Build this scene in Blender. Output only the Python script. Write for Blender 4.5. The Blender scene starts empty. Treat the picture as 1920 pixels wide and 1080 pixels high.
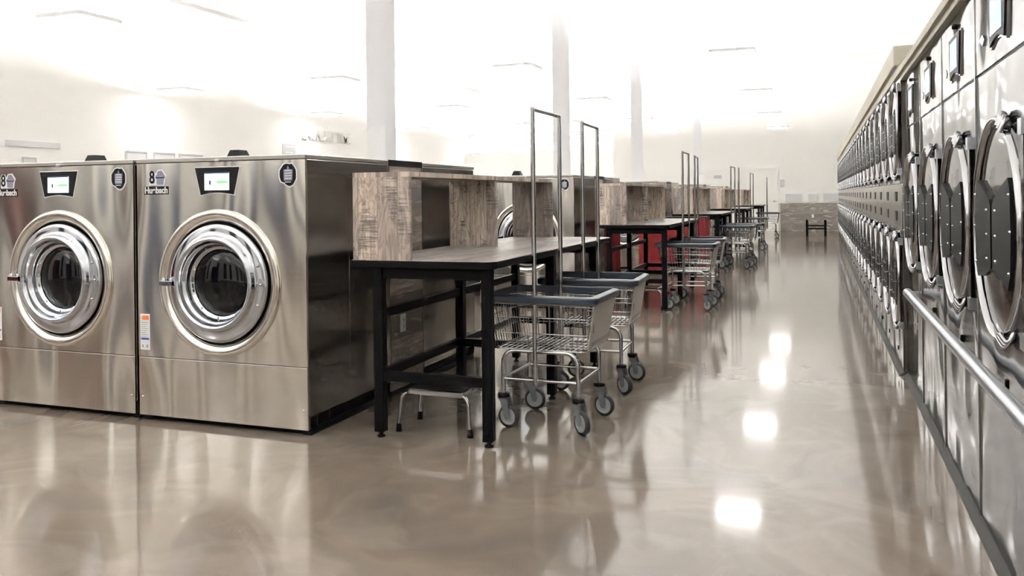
import bpy, math, random
from mathutils import Vector, Matrix
R = math.radians
PI = math.pi
random.seed(7)
sc = bpy.context.scene
COL = sc.collection

# ------------------------------------------------------------------ materials
def newmat(name):
    m = bpy.data.materials.new(name); m.use_nodes = True
    nt = m.node_tree
    return m, nt, nt.nodes['Principled BSDF']

def N(nt, t, **kw):
    n = nt.nodes.new(t)
    for k, v in kw.items():
        if k.startswith('i_'):
            n.inputs[k[2:].replace('_', ' ')].default_value = v
        else:
            setattr(n, k, v)
    return n

def simple(name, col, rough=0.5, metal=0.0, spec=0.5, emit=None, es=1.0, coat=0.0):
    m, nt, b = newmat(name)
    b.inputs['Base Color'].default_value = (*col, 1)
    b.inputs['Roughness'].default_value = rough
    b.inputs['Metallic'].default_value = metal
    b.inputs['Specular IOR Level'].default_value = spec
    b.inputs['Coat Weight'].default_value = coat
    if emit:
        b.inputs['Emission Color'].default_value = (*emit, 1)
        b.inputs['Emission Strength'].default_value = es
    return m

def steel(name, col, rough, wave=0.02, wscale=(1.2, 1.2, 0.7), aniso=0.0, arot=0.0, grain=0.0):
    """sheet steel: smooth reflection with the slow waviness of thin sheet metal and brushed lines"""
    m, nt, b = newmat(name)
    b.inputs['Base Color'].default_value = (*col, 1)
    b.inputs['Metallic'].default_value = 1
    b.inputs['Roughness'].default_value = rough
    b.inputs['Anisotropic'].default_value = aniso
    b.inputs['Anisotropic Rotation'].default_value = arot
    tc = N(nt, 'ShaderNodeTexCoord')
    mp = N(nt, 'ShaderNodeMapping'); mp.inputs['Scale'].default_value = wscale
    nt.links.new(tc.outputs['Object'], mp.inputs['Vector'])
    oi = N(nt, 'ShaderNodeObjectInfo')
    ad = N(nt, 'ShaderNodeVectorMath', operation='ADD')
    sc_ = N(nt, 'ShaderNodeVectorMath', operation='SCALE'); sc_.inputs['Scale'].default_value = 3.7
    nt.links.new(oi.outputs['Location'], sc_.inputs[0])
    nt.links.new(mp.outputs[0], ad.inputs[0]); nt.links.new(sc_.outputs[0], ad.inputs[1])
    ns = N(nt, 'ShaderNodeTexNoise'); ns.inputs['Scale'].default_value = 1.6; ns.inputs['Detail'].default_value = 0.6
    nt.links.new(ad.outputs[0], ns.inputs['Vector'])
    bp = N(nt, 'ShaderNodeBump'); bp.inputs['Strength'].default_value = 1.0; bp.inputs['Distance'].default_value = wave
    nt.links.new(ns.outputs['Fac'], bp.inputs['Height'])
    nt.links.new(bp.outputs[0], b.inputs['Normal'])
    if grain:
        mp2 = N(nt, 'ShaderNodeMapping'); mp2.inputs['Scale'].default_value = (3, 3, 400)
        nt.links.new(tc.outputs['Object'], mp2.inputs['Vector'])
        n2 = N(nt, 'ShaderNodeTexNoise'); n2.inputs['Scale'].default_value = 1; n2.inputs['Detail'].default_value = 3
        nt.links.new(mp2.outputs[0], n2.inputs['Vector'])
        mr = N(nt, 'ShaderNodeMapRange'); mr.inputs['To Min'].default_value = rough - grain; mr.inputs['To Max'].default_value = rough + grain
        nt.links.new(n2.outputs['Fac'], mr.inputs['Value'])
        nt.links.new(mr.outputs[0], b.inputs['Roughness'])
    return m

def wood(name, u, v, plank=0.11, cols=None, rough=0.55, marks=1.0, seed=0.0):
    """weathered mixed planks; u = axis across the planks, v = axis along the grain"""
    cols = cols or [(.60, .49, .40), (.27, .22, .185), (.40, .33, .285), (.68, .575, .48), (.30, .265, .24), (.48, .39, .32)]
    m, nt, b = newmat(name)
    L = nt.links.new
    tc = N(nt, 'ShaderNodeTexCoord')
    sp = N(nt, 'ShaderNodeSeparateXYZ'); L(tc.outputs['Object'], sp.inputs[0])
    U = sp.outputs[u]; V = sp.outputs[v]
    third = [a for a in 'XYZ' if a not in (u, v)][0]
    oi = N(nt, 'ShaderNodeObjectInfo')
    def math_(op, a, b_=None, c=None):
        n = N(nt, 'ShaderNodeMath', operation=op)
        for k, x in enumerate((a, b_, c)):
            if x is None: continue
            if isinstance(x, (int, float)): n.inputs[k].default_value = x
            else: L(x, n.inputs[k])
        return n.outputs[0]
    us = math_('DIVIDE', math_('ADD', U, 10 + seed), plank)
    pid = math_('FLOOR', us)
    fr = math_('FRACT', us)
    rnd = N(nt, 'ShaderNodeTexWhiteNoise', noise_dimensions='2D')
    cb = N(nt, 'ShaderNodeCombineXYZ'); L(pid, cb.inputs[0]); L(oi.outputs['Random'], cb.inputs[1])
    L(cb.outputs[0], rnd.inputs['Vector'])
    ramp = N(nt, 'ShaderNodeValToRGB'); ramp.color_ramp.interpolation = 'CONSTANT'
    el = ramp.color_ramp.elements
    for i, c in enumerate(cols):
        e = el[i] if i < 2 else el.new(0.5)
        e.position = i / len(cols); e.color = (*c, 1)
    L(rnd.outputs['Value'], ramp.inputs['Fac'])
    off = math_('MULTIPLY', rnd.outputs['Value'], 17.0)
    def noise(su, sv, detail=4, dist=0.0, scale=1.0):
        c = N(nt, 'ShaderNodeCombineXYZ')
        L(math_('MULTIPLY', U, su), c.inputs[0]); L(math_('MULTIPLY', math_('ADD', V, off), sv), c.inputs[1]); L(off, c.inputs[2])
        n = N(nt, 'ShaderNodeTexNoise'); n.inputs['Scale'].default_value = scale; n.inputs['Detail'].default_value = detail
        n.inputs['Distortion'].default_value = dist
        L(c.outputs[0], n.inputs['Vector']); return n.outputs['Fac']
    grain = noise(70, 4, 5, 0.6)
    big = noise(8, 1.9, 3, 2.2)
    # cathedral rings
    ring = math_('SINE', math_('MULTIPLY', big, 60))
    saw = noise(6, 130, 2, 0.3)
    mask = noise(7, 2.2, 3, 0.8)
    def mix(fac, a, b_, mode='MIX'):
        n = N(nt, 'ShaderNodeMix', data_type='RGBA', blend_type=mode)
        if isinstance(fac, float): n.inputs[0].default_value = fac
        else: L(fac, n.inputs[0])
        for s, x in ((6, a), (7, b_)):
            if isinstance(x, tuple): n.inputs[s].default_value = (*x, 1)
            else: L(x, n.inputs[s])
        return n.outputs[2]
    def rng(x, a, b_, c, d):
        n = N(nt, 'ShaderNodeMapRange'); L(x, n.inputs[0])
        for k, y in enumerate((a, b_, c, d)): n.inputs[k + 1].default_value = y
        return n.outputs[0]
    c = mix(rng(grain, .40, .62, 0, .55), ramp.outputs['Color'], (.16, .12, .10))
    c = mix(rng(ring, .3, 1, 0, .55), c, (.13, .10, .085))
    c = mix(rng(big, .52, .70, 0, .5), c, (.70, .62, .53))
    sm = math_('MULTIPLY', rng(saw, .46, .56, 0, 1), rng(mask, .53, .60, 0, .85 * marks))
    c = mix(sm, c, (.09, .08, .08))
    c = mix(rng(mask, .60, .70, 0, .85 * marks), c, (.10, .085, .08))
    edge = math_('LESS_THAN', fr, 0.018)
    c = mix(math_('MULTIPLY', edge, .8), c, (.05, .04, .035))
    L(c, b.inputs['Base Color'])
    b.inputs['Roughness'].default_value = rough
    bp = N(nt, 'ShaderNodeBump'); bp.inputs['Distance'].default_value = .002; bp.inputs['Strength'].default_value = .4
    L(grain, bp.inputs['Height']); L(bp.outputs[0], b.inputs['Normal'])
    return m

def floor_mat():
    m, nt, b = newmat('polished_epoxy')
    L = nt.links.new
    tc = N(nt, 'ShaderNodeTexCoord')
    n0 = N(nt, 'ShaderNodeTexNoise'); n0.inputs['Scale'].default_value = .75; n0.inputs['Detail'].default_value = 3
    L(tc.outputs['Object'], n0.inputs['Vector'])
    vm = N(nt, 'ShaderNodeVectorMath', operation='SCALE'); vm.inputs['Scale'].default_value = 1.6
    L(n0.outputs['Color'], vm.inputs[0])
    va = N(nt, 'ShaderNodeVectorMath', operation='ADD'); L(tc.outputs['Object'], va.inputs[0]); L(vm.outputs[0], va.inputs[1])
    n1 = N(nt, 'ShaderNodeTexNoise'); n1.inputs['Scale'].default_value = .8; n1.inputs['Detail'].default_value = 6; n1.inputs['Roughness'].default_value = .55
    n1.inputs['Distortion'].default_value = .5
    L(va.outputs[0], n1.inputs['Vector'])
    r = N(nt, 'ShaderNodeValToRGB'); e = r.color_ramp.elements
    e[0].position = .30; e[0].color = (0.112, 0.095, 0.082, 1)
    e[1].position = .70; e[1].color = (0.224, 0.188, 0.155, 1)
    for p, c in ((.42, (0.149, 0.121, 0.098, 1)), (.50, (0.182, 0.144, 0.115, 1)), (.58, (0.168, 0.141, 0.117, 1))):
        x = e.new(p); x.color = c
    L(n1.outputs['Fac'], r.inputs['Fac'])
    n2 = N(nt, 'ShaderNodeTexNoise'); n2.inputs['Scale'].default_value = 1.7; n2.inputs['Detail'].default_value = 7; n2.inputs['Distortion'].default_value = 1.0
    L(va.outputs[0], n2.inputs['Vector'])
    mr = N(nt, 'ShaderNodeMapRange'); L(n2.outputs['Fac'], mr.inputs[0])
    for k, y in enumerate((.5, .66, 0, .30)): mr.inputs[k + 1].default_value = y
    mx = N(nt, 'ShaderNodeMix', data_type='RGBA'); L(mr.outputs[0], mx.inputs[0]); L(r.outputs['Color'], mx.inputs[6]); mx.inputs[7].default_value = (0.267, 0.232, 0.197, 1)
    L(mx.outputs[2], b.inputs['Base Color'])
    b.inputs['Roughness'].default_value = .095
    b.inputs['Specular IOR Level'].default_value = .36
    return m

M = dict(
    floor=floor_mat(),
    wall=simple('white_wall', (.92, .915, .885), .8),
    ceil=simple('white_ceiling', (.92, .92, .92), .9),
    cream=simple('cream_wall', (.60, .56, .46), .7),
    added_darkwin=simple('added_dark_pane', (.03, .035, .04), .1),
    column=simple('pale_grey_paint', (.88, .88, .91), .7),
    beam=simple('white_beam', (.80, .80, .80), .7),
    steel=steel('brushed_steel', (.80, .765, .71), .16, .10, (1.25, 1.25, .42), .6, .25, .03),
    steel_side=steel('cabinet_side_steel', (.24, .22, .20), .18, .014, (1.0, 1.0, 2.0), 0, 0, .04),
    lid=steel('steel_lid', (.60, .58, .54), .22, .012, (1.0, 1.0, 1.0)),
    bezel=steel('polished_ring', (.78, .74, .68), .13, .0),
    chrome=simple('chrome', (.58, .60, .64), .05, 1.0),
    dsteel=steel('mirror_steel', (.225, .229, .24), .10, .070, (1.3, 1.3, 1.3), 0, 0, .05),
    chrome2=simple('chrome_tube', (.55, .55, .55), .13, 1.0),
    ringm=simple('dark_chrome_ring', (.40, .40, .41), .10, 1.0),
    alu=simple('aluminium_strip', (.50, .52, .55), .32, 1.0),
    black=simple('black_steel', (.004, .004, .0045), .42, 0, .06),
    blackp=simple('black_plastic', (.007, .007, .008), .45, 0, .1),
    gasket=simple('black_rubber', (.008, .008, .008), .6),
    glass=simple('dark_glass', (.003, .003, .004), .03, 0, .3),
    dish=simple('black_mirror', (.10, .097, .093), .06, 1.0),
    plate=simple('charcoal_plate', (.005, .005, .005), .5, 0, .12),
    grey=simple('grey_plastic', (.15, .16, .17), .45),
    rim=simple('slate_rim', (.018, .026, .038), .33),
    wheel=simple('pale_wheel', (.34, .35, .34), .45),
    tyre=simple('dark_tyre', (.02, .02, .023), .6),
    placard=simple('beige_placard', (.46, .42, .385), .45),
    ink=simple('faded_ink', (.25, .22, .22), .6),
    red=None,
    crown=simple('cream_trim', (.50, .47, .39), .6),
    woodv=wood('reclaimed_wood_upright', 'X', 'Z', .118),
    woodl=wood('reclaimed_wood_long', 'X', 'Y', .13),
    woodh=wood('reclaimed_wood_level', 'Z', 'Y', .14, [(.26, .21, .17), (.14, .115, .10), (.34, .285, .24), (.20, .165, .14)]),
    top=wood('grey_laminate', 'X', 'Y', .16, [(.28, .27, .26), (.19, .185, .18), (.36, .345, .325)], .35, .6),
    wains=wood('grey_wainscot', 'Z', 'X', .16, [(.23, .22, .20), (.29, .28, .255), (.19, .183, .165), (.25, .24, .215)], .6, .5),
    white=simple('white_plastic', (.80, .79, .75), .5),
    sign=simple('pale_sign', (.52, .52, .53), .6),
    sign2=simple('paler_sign', (.70, .70, .71), .6),
    lamp=simple('lamp_lens', (1, 1, 1), .5, emit=(1, .985, .955), es=6.5),
    uplight_added=simple('added_uplight_glow', (1, 1, 1), .5, emit=(1, .985, .955), es=74),  # strong upward glow, added to whiten the ceiling and walls
    lampbody=simple('white_lamp_body', (.85, .85, .85), .5),
    screen=simple('lit_screen', (.8, .9, .95), .3, emit=(.80, .93, 1.0), es=1.0),
    screen_green=simple('screen_green', (.1, .3, .1), .4, emit=(.12, .33, .13), es=.8),
    screen_dark=simple('screen_dark', (.02, .03, .06), .4, emit=(.02, .04, .1), es=.5),
    screen_blue=simple('bluish_screen', (.12, .2, .26), .08, emit=(.10, .18, .24), es=.3),
    orange=simple('orange_print', (.75, .17, .04), .5),
    blue=simple('blue_print', (.02, .06, .28), .5),
    paper=simple('white_label', (.80, .80, .80), .5),
    printgrey=simple('grey_print', (.35, .35, .37), .6),
    lav=simple('lavender_print', (.22, .22, .30), .5),
    yellow=simple('yellow_tape', (.75, .62, .02), .5),
    redglossy=simple('red_cabinet_paint', (.07, .004, .007), .3),
    blueglossy=simple('blue_cabinet_paint', (.005, .02, .08), .3),
    trimgrey=simple('grey_base_strip', (.05, .048, .045), .7, 0, .1),
)
def red_mat():
    m, nt, b = newmat('red_perforated_metal')
    L = nt.links.new
    tc = N(nt, 'ShaderNodeTexCoord')
    mp = N(nt, 'ShaderNodeMapping'); mp.inputs['Scale'].default_value = (28, 28, 28); mp.inputs['Rotation'].default_value = (0, R(45), 0)
    L(tc.outputs['Object'], mp.inputs[0])
    ck = N(nt, 'ShaderNodeTexVoronoi'); ck.inputs['Scale'].default_value = 1.0; ck.inputs['Randomness'].default_value = 0
    L(mp.outputs[0], ck.inputs['Vector'])
    r = N(nt, 'ShaderNodeValToRGB'); e = r.color_ramp.elements
    e[0].position = .25; e[0].color = (.08, .001, .003, 1); e[1].position = .35; e[1].color = (.17, .003, .007, 1)
    L(ck.outputs['Distance'], r.inputs[0]); L(r.outputs[0], b.inputs['Base Color'])
    b.inputs['Roughness'].default_value = .4
    return m
M['red'] = red_mat()

# ------------------------------------------------------------------ mesh builder
class MB:
    def __init__(s): s.v = []; s.f = []; s.sm = []
    def add(s, vs, fs, smooth=False):
        o = len(s.v); s.v += [tuple(p) for p in vs]
        s.f += [tuple(i + o for i in f) for f in fs]; s.sm += [smooth] * len(fs)
    def box(s, x0, x1, y0, y1, z0, z1):
        vs = [(x, y, z) for z in (z0, z1) for y in (y0, y1) for x in (x0, x1)]
        s.add(vs, [(0, 2, 3, 1), (4, 5, 7, 6), (0, 1, 5, 4), (2, 6, 7, 3), (0, 4, 6, 2), (1, 3, 7, 5)])
        return s
    def tube(s, pts, r, n=8, closed=False, caps=True):
        pts = [Vector(p) for p in pts]; m = len(pts); vs = []; fs = []
        prev = None
        for i, p in enumerate(pts):
            if closed: t = (pts[(i + 1) % m] - pts[i - 1]).normalized()
            elif i == 0: t = (pts[1] - p).normalized()
            elif i == m - 1: t = (p - pts[i - 1]).normalized()
            else: t = ((pts[i + 1] - p).normalized() + (p - pts[i - 1]).normalized()).normalized()
            if prev is None:
                a = Vector((0, 0, 1)) if abs(t.z) < .9 else Vector((1, 0, 0))
                u = t.cross(a).normalized()
            else:
                u = (prev - t * prev.dot(t)).normalized()
            prev = u; w = t.cross(u)
            for k in range(n):
                an = 2 * PI * k / n
                vs.append(p + (u * math.cos(an) + w * math.sin(an)) * r)
        for i in range(m if closed else m - 1):
            j = (i + 1) % m
            for k in range(n):
                l = (k + 1) % n
                fs.append((i * n + k, i * n + l, j * n + l, j * n + k))
        s.add(vs, fs, n > 5)
        if caps and not closed:
            s.add(vs[:n], [tuple(range(n))[::-1]]); s.add(vs[-n:], [tuple(range(n))])
        return s
    def lathe(s, prof, c, axis='y', n=48, cap_in=False, smooth=True):
        """prof = [(radius, outward)]; outward is towards -Y (axis y), or +Z (axis z)"""
        vs = []; fs = []; m = len(prof)
        for r, o in prof:
            for k in range(n):
                a = 2 * PI * k / n
                if axis == 'y': vs.append((c[0] + r * math.cos(a), c[1] - o, c[2] + r * math.sin(a)))
                elif axis == 'z': vs.append((c[0] + r * math.cos(a), c[1] - r * math.sin(a), c[2] + o))
                else: vs.append((c[0] + o, c[1] + r * math.cos(a), c[2] + r * math.sin(a)))
        for i in range(m - 1):
            for k in range(n):
                l = (k + 1) % n
                fs.append((i * n + k, i * n + l, (i + 1) * n + l, (i + 1) * n + k))
        s.add(vs, fs, smooth)
        if cap_in: s.add(vs[-n:], [tuple(range(n))])
        return s
    def prism(s, poly, y0, y1):
        """poly in (x, z), extruded from y0 (front) to y1"""
        n = len(poly)
        vs = [(x, y0, z) for x, z in poly] + [(x, y1, z) for x, z in poly]
        fs = [tuple(range(n)), tuple(range(n, 2 * n))[::-1]] + [(i, i + n, (i + 1) % n + n, (i + 1) % n) for i in range(n)]
        s.add(vs, fs); return s
    def prismz(s, poly, z0, z1):
        n = len(poly)
        vs = [(x, y, z0) for x, y in poly] + [(x, y, z1) for x, y in poly]
        fs = [tuple(range(n))[::-1], tuple(range(n, 2 * n))] + [(i, (i + 1) % n, (i + 1) % n + n, i + n) for i in range(n)]
        s.add(vs, fs); return s
    def mesh(s, name, mat):
        me = bpy.data.meshes.new(name); me.from_pydata(s.v, [], s.f)
        me.polygons.foreach_set('use_smooth', s.sm)
        me.materials.append(M[mat] if isinstance(mat, str) else mat)
        me.validate(); me.update()
        import bmesh
        bm = bmesh.new(); bm.from_mesh(me); bmesh.ops.recalc_face_normals(bm, faces=bm.faces); bm.to_mesh(me); bm.free()
        return me
    def build(s, name, mat, parent=None, loc=(0, 0, 0), rot=(0, 0, 0), bevel=0, seg=2, **tags):
        o = bpy.data.objects.new(name, s.mesh(name, mat)); COL.objects.link(o)
        o.location = loc; o.rotation_euler = rot
        if parent: o.parent = parent
        if bevel:
            b = o.modifiers.new('bevel', 'BEVEL'); b.width = bevel; b.segments = seg; b.limit_method = 'ANGLE'
        for k, v in tags.items(): o[k] = v
        return o

def thing(name, label, cat, loc=(0, 0, 0), rz=0, group=None):
    o = bpy.data.objects.new(name, None); COL.objects.link(o)
    o.empty_display_size = .1
    o.location = loc; o.rotation_euler = (0, 0, rz); o['label'] = label; o['category'] = cat
    if group: o['group'] = group
    return o

def copy_tree(o, parent=None):
    c = o.copy(); COL.objects.link(c)
    if parent: c.parent = parent
    for ch in [x for x in KIDS.get(o.name, [])]: copy_tree(ch, c)
    return c
KIDS = {}
def index_kids():
    KIDS.clear()
    for o in bpy.data.objects:
        if o.parent: KIDS.setdefault(o.parent.name, []).append(o)

def struct(name, mb, mat, **kw):
    o = mb.build(name, mat, **kw); o['kind'] = 'structure'; return o

def text_mesh(body, name, mat, size, parent, loc, rot, extrude=.0006, bold=.0, scx=1.0, align='CENTER'):
    cu = bpy.data.curves.new(name, 'FONT'); cu.body = body; cu.size = size; cu.extrude = extrude; cu.offset = bold
    cu.align_x = align; cu.align_y = 'CENTER'
    t = bpy.data.objects.new('tmp_text', cu); COL.objects.link(t)
    dg = bpy.context.evaluated_depsgraph_get()
    me = bpy.data.meshes.new_from_object(t.evaluated_get(dg))
    bpy.data.objects.remove(t); me.name = name
    me.materials.clear(); me.materials.append(M[mat])
    o = bpy.data.objects.new(name, me); COL.objects.link(o)
    o.location = loc; o.rotation_euler = rot; o.scale = (scx, 1, 1)
    if parent: o.parent = parent
    return o

ORD = ['first', 'second', 'third', 'fourth', 'fifth', 'sixth', 'seventh', 'eighth', 'ninth', 'tenth', 'eleventh', 'twelfth', 'thirteenth',
       'fourteenth', 'fifteenth', 'sixteenth', 'seventeenth', 'eighteenth', 'nineteenth', 'twentieth', 'twenty-first', 'twenty-second', 'twenty-third', 'twenty-fourth']

# ------------------------------------------------------------------ camera
HC, F = 1.27, 1565.0
cam = bpy.data.cameras.new('camera'); co = bpy.data.objects.new('camera', cam); COL.objects.link(co)
cam.sensor_width = 36; cam.lens = F / 1920 * 36
cam.shift_y = -(540 - 369) / 1920
cam.clip_start = .05; cam.clip_end = 200
yaw, roll = R(20.1), R(-0.65)
co.matrix_world = Matrix.Translation((0, 0, HC)) @ Matrix.Rotation(yaw, 4, 'Z') @ Matrix.Rotation(R(90), 4, 'X') @ Matrix.Rotation(roll, 4, 'Z')
sc.camera = co

def ray(px, py):
    d = Vector(((px - 960) / F, -(py - 369) / F, -1))
    return (co.matrix_world.to_3x3() @ d).normalized()
def onplane(px, py, axis, val):
    d = ray(px, py); o = Vector((0, 0, HC)); t = (val - o[axis]) / d[axis]
    return o + d * t

# ------------------------------------------------------------------ room
XL, XR, YB, YF, ZC = -11.6, 1.95, -7.0, 30.0, 5.8
struct('floor', MB().box(-20.2, XR + .1, YB - .1, 36.2, -.1, 0), 'floor')
struct('ceiling', MB().box(-20.2, XR + .1, YB - .1, 36.2, ZC, ZC + .1), 'ceil')
struct('wall_left', MB().box(XL - .15, XL, YB, 26.9, 0, ZC), 'wall')
struct('wall_right', MB().box(XR, XR + .1, YB, YF, 0, ZC), 'wall')
struct('wall_back', MB().box(XL, XR, YB - .1, YB, 0, ZC), 'wall')
struct('wall_far', MB().box(-7.0, XR, YF, YF + .12, 0, ZC), 'wall')
struct('wall_far_recess', MB().box(-20.2, -7.0, 36, 36.1, 0, ZC), 'wall')
struct('wall_recess_side', MB().box(-7.0, -6.9, YF + .12, 36, 0, ZC), 'wall')
struct('wall_recess_left', MB().box(-20.2, -20.1, 26.8, 36, 0, ZC), 'wall')
struct('wall_recess_near', MB().box(-20.1, XL - .15, 26.8, 26.9, 0, ZC), 'wall')
# invented dark panes behind the camera, added as dark streaks mirrored in the washers
for i, (x0, x1) in enumerate([(-10.6, -9.9), (-9.0, -8.5), (-6.9, -6.4), (-5.2, -4.3), (-3.4, -2.6), (-1.8, -.9), (-.2, .9)]):
    w = struct('window_%d' % (i + 1), MB().box(x0, x1, YB, YB + .03, .25, 2.9), 'added_darkwin')
    f = MB()
    for a, b_ in ((x0 - .05, x0), (x1, x1 + .05)): f.box(a, b_, YB, YB + .05, .2, 2.95)
    f.box(x0, x1, YB, YB + .05, .2, .25); f.box(x0, x1, YB, YB + .05, 2.9, 2.95)
    f.build('window_frame', 'alu', w)
for i, (y0, y1) in enumerate([(-6.3, -5.7), (-3.3, -2.8), (.6, 1.3)]):  # invented unseen panes on the left wall, added for the left washer's reflections
    w = struct('window_%d' % (i + 8), MB().box(XL, XL + .03, y0, y1, .25, 2.9), 'added_darkwin')
    f = MB()
    for a, b_ in ((y0 - .05, y0), (y1, y1 + .05)): f.box(XL, XL + .05, a, b_, .2, 2.95)
    f.box(XL, XL + .05, y0, y1, .2, .25); f.box(XL, XL + .05, y0, y1, 2.9, 2.95)
    f.build('window_frame', 'alu', w)
# wainscot and cream dado on the far wall
pL = onplane(1463, 381, 1, YF)
WZ = pL.z
struct('trim_1', MB().box(pL.x, XR, YF - .03, YF, 0, WZ), 'wains')
struct('trim_2', MB().box(-7.0, pL.x, YF - .02, YF, 0, WZ), 'cream')
# long white beam and joists of the deeper room
struct('trim_3', MB().box(-8.15, -7.95, YB, 36, 3.95, 4.3), 'beam')
for i in range(5):
    y = 27.5 + i * 1.9
    j = MB(); j.tube([(-20, y, 3.62), (-7.05, y, 3.62)], .03, 6); j.tube([(-20, y, 4.1), (-7.05, y, 4.1)], .03, 6)
    k = -19.8; up = False
    while k < -7.7:
        j.tube([(k, y, 4.1 if up else 3.62), (k + .55, y, 3.62 if up else 4.1)], .015, 5); k += .55; up = not up
    j.box(-20.05, -20, y - .05, y + .05, 3.6, ZC)
    j.box(-7.08, -7.0, y - .05, y + .05, 3.6, ZC)
    struct('trim_%d' % (4 + i), j, 'column')
# doors on the far wall
def fx(px, py): return onplane(px, py, 1, YF - .001)
for i, (a, b_, t) in enumerate([(1321, 1386, 320), (1409, 1456, 317)]):
    p0, p1 = fx(a, t), fx(b_, t)
    f = MB(); w = .05
    f.box(p0.x - w, p0.x, YF - .04, YF, 0, p0.z + w); f.box(p1.x, p1.x + w, YF - .04, YF, 0, p0.z + w); f.box(p0.x, p1.x, YF - .04, YF, p0.z, p0.z + w)
    d = struct('door_%d' % (i + 1), MB().box(p0.x, p1.x, YF - .025, YF, 0, p0.z), 'wall')
    f.build('door_frame', 'wall', d)
    MB().box(p1.x - .12, p1.x - .06, YF - .07, YF - .025, 1.0, 1.04).build('door_handle', 'alu', d)

def wall_plate(name, label, cat, px0, py0, px1, py1, axis, val, mat, frame=None, lines=0, group=None):
    a = onplane(px0, py0, axis, val); b_ = onplane(px1, py1, axis, val)
    t = .02
    if axis == 1:
        c = ((a.x + b_.x) / 2, val, (a.z + b_.z) / 2); w = abs(b_.x - a.x) / 2; rz = 0
    else:
        c = (val, (a.y + b_.y) / 2, (a.z + b_.z) / 2); w = abs(b_.y - a.y) / 2; rz = R(90)
    h = abs(a.z - b_.z) / 2
    r = thing(name, label, cat, c, rz, group)
    MB().box(-w, w, -t, 0, -h, h).build('board', mat, r)
    if frame:
        f = MB(); e = min(w, h) * .16
        f.box(-w, -w + e, -t - .01, -t, -h, h); f.box(w - e, w, -t - .01, -t, -h, h)
        f.box(-w + e, w - e, -t - .01, -t, h - e * 1.6, h); f.box(-w + e, w - e, -t - .01, -t, -h, -h + e)
        f.build('frame', frame, r)
    if lines:
        f = MB()
        for i in range(lines):
            z = h * (.5 - i * 1.0 / max(1, lines - 1)) if lines > 1 else 0
            f.box(-w * .6, w * .6, -t - .004, -t, z - h * .1, z + h * .1)
        f.build('printed_lines', 'white', r)
    return r
wall_plate('door_sign', 'small grey sign high on the white door of the far wall', 'sign', 1339, 329, 1353, 334, 1, YF - .03, 'sign')
wall_plate('wall_notice', 'small grey notice on the far white wall, above and left of the wood panelling', 'sign', 1463, 337, 1471, 350, 1, YF, 'sign2', 'sign')
wall_plate('wall_poster', 'wide pale framed poster low on the far wall, left one above the panelling', 'poster', 1472, 363, 1505, 379, 1, YF, 'sign2', 'white')
wall_plate('wall_poster', 'small square pale poster in the middle above the wood panelling', 'poster', 1515, 363, 1532, 378, 1, YF, 'sign2', 'white')
wall_plate('wall_poster', 'pale framed poster above the panelling nearest the dryers', 'poster', 1543, 362, 1574, 378, 1, YF, 'sign2', 'white')
wall_plate('wall_sign', 'pale grey framed sign on the left wall above the seam between the two washers', 'sign', 235, 282, 274, 306, 0, XL, 'sign2', 'sign')
wall_plate('wall_sign', 'pale grey framed sign on the left wall behind the dark cap of the right washer', 'sign', 287, 285, 326, 306, 0, XL, 'sign2', 'sign')
wall_plate('wall_sign', 'pale grey sign on the left wall, mostly hidden by the right washer lid', 'sign', 334, 288, 378, 306, 0, XL, 'sign2', 'sign')
wall_plate('wall_sign', 'small grey two line sign on the left wall above the right washer corner', 'sign', 529, 269, 553, 292, 0, XL, 'sign', None, 2)
wall_plate('wall_sign', 'small pale sign on the left wall behind the dark cap of the left washer', 'sign', 40, 294, 66, 312, 0, XL, 'sign2', 'sign')
wall_plate('wall_banner', 'long faint banner board on the left wall above the left washer', 'banner', 9, 262, 112, 279, 0, XL, 'sign2')
wall_plate('wall_clock', 'small round-looking fixture high on the left wall near its far end', 'wall fixture', 847, 276, 855, 286, 0, XL, 'sign2')
# raised wall lettering
pa = onplane(565, 240, 0, XL); pb = onplane(655, 258, 0, XL); pc = onplane(565, 262, 0, XL)
lt = text_mesh('LAUNDRY TIME', 'wall_lettering', 'white', (pa.z - pc.z) * 1.35, None, (XL + .02, (pa.y + pb.y) / 2, (pa.z + pc.z) / 2), (R(90), 0, R(90)), .03, .006,
               scx=1.0)
lt.scale = ((pb.y - pa.y) / max(lt.dimensions.x, .01), 1, 1)
lt['label'] = 'raised white lettering high on the left wall'; lt['category'] = 'lettering'

# outlets
def outlet(label, loc, rz):
    o = thing('wall_outlet', label, 'outlet', loc, rz)
    MB().box(-.036, .036, -.007, 0, -.058, .058).build('cover_plate', 'white', o, bevel=.003)
    s = MB()
    for z in (.022, -.022):
        s.box(-.018, .018, -.010, -.007, z - .016, z + .016)
    s.build('socket', 'white', o)
    h = MB()
    for z in (.022, -.022):
        h.box(-.009, -.006, -.0108, -.010, z - .004, z + .008); h.box(.006, .009, -.0108, -.010, z - .004, z + .006); h.box(-.003, .003, -.0108, -.010, z - .012, z - .007)
    h.build('socket_slots', 'blackp', o)
p = onplane(1524, 405, 1, YF - .03)
outlet('white outlet plate on the grey wood panelling of the far wall', tuple(p), 0)

# columns
for i, (x, y, w) in enumerate([(-3.5, 6.33, .18), (-3.35, 11.2, .19), (-3.35, 16.4, .19), (-3.35, 25.3, .22)]):
    zb = 1.53
    struct('column_%d' % (i + 1), MB().box(x - w / 2, x + w / 2, y - w / 2, y + w / 2, 0, ZC), 'column')

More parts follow.
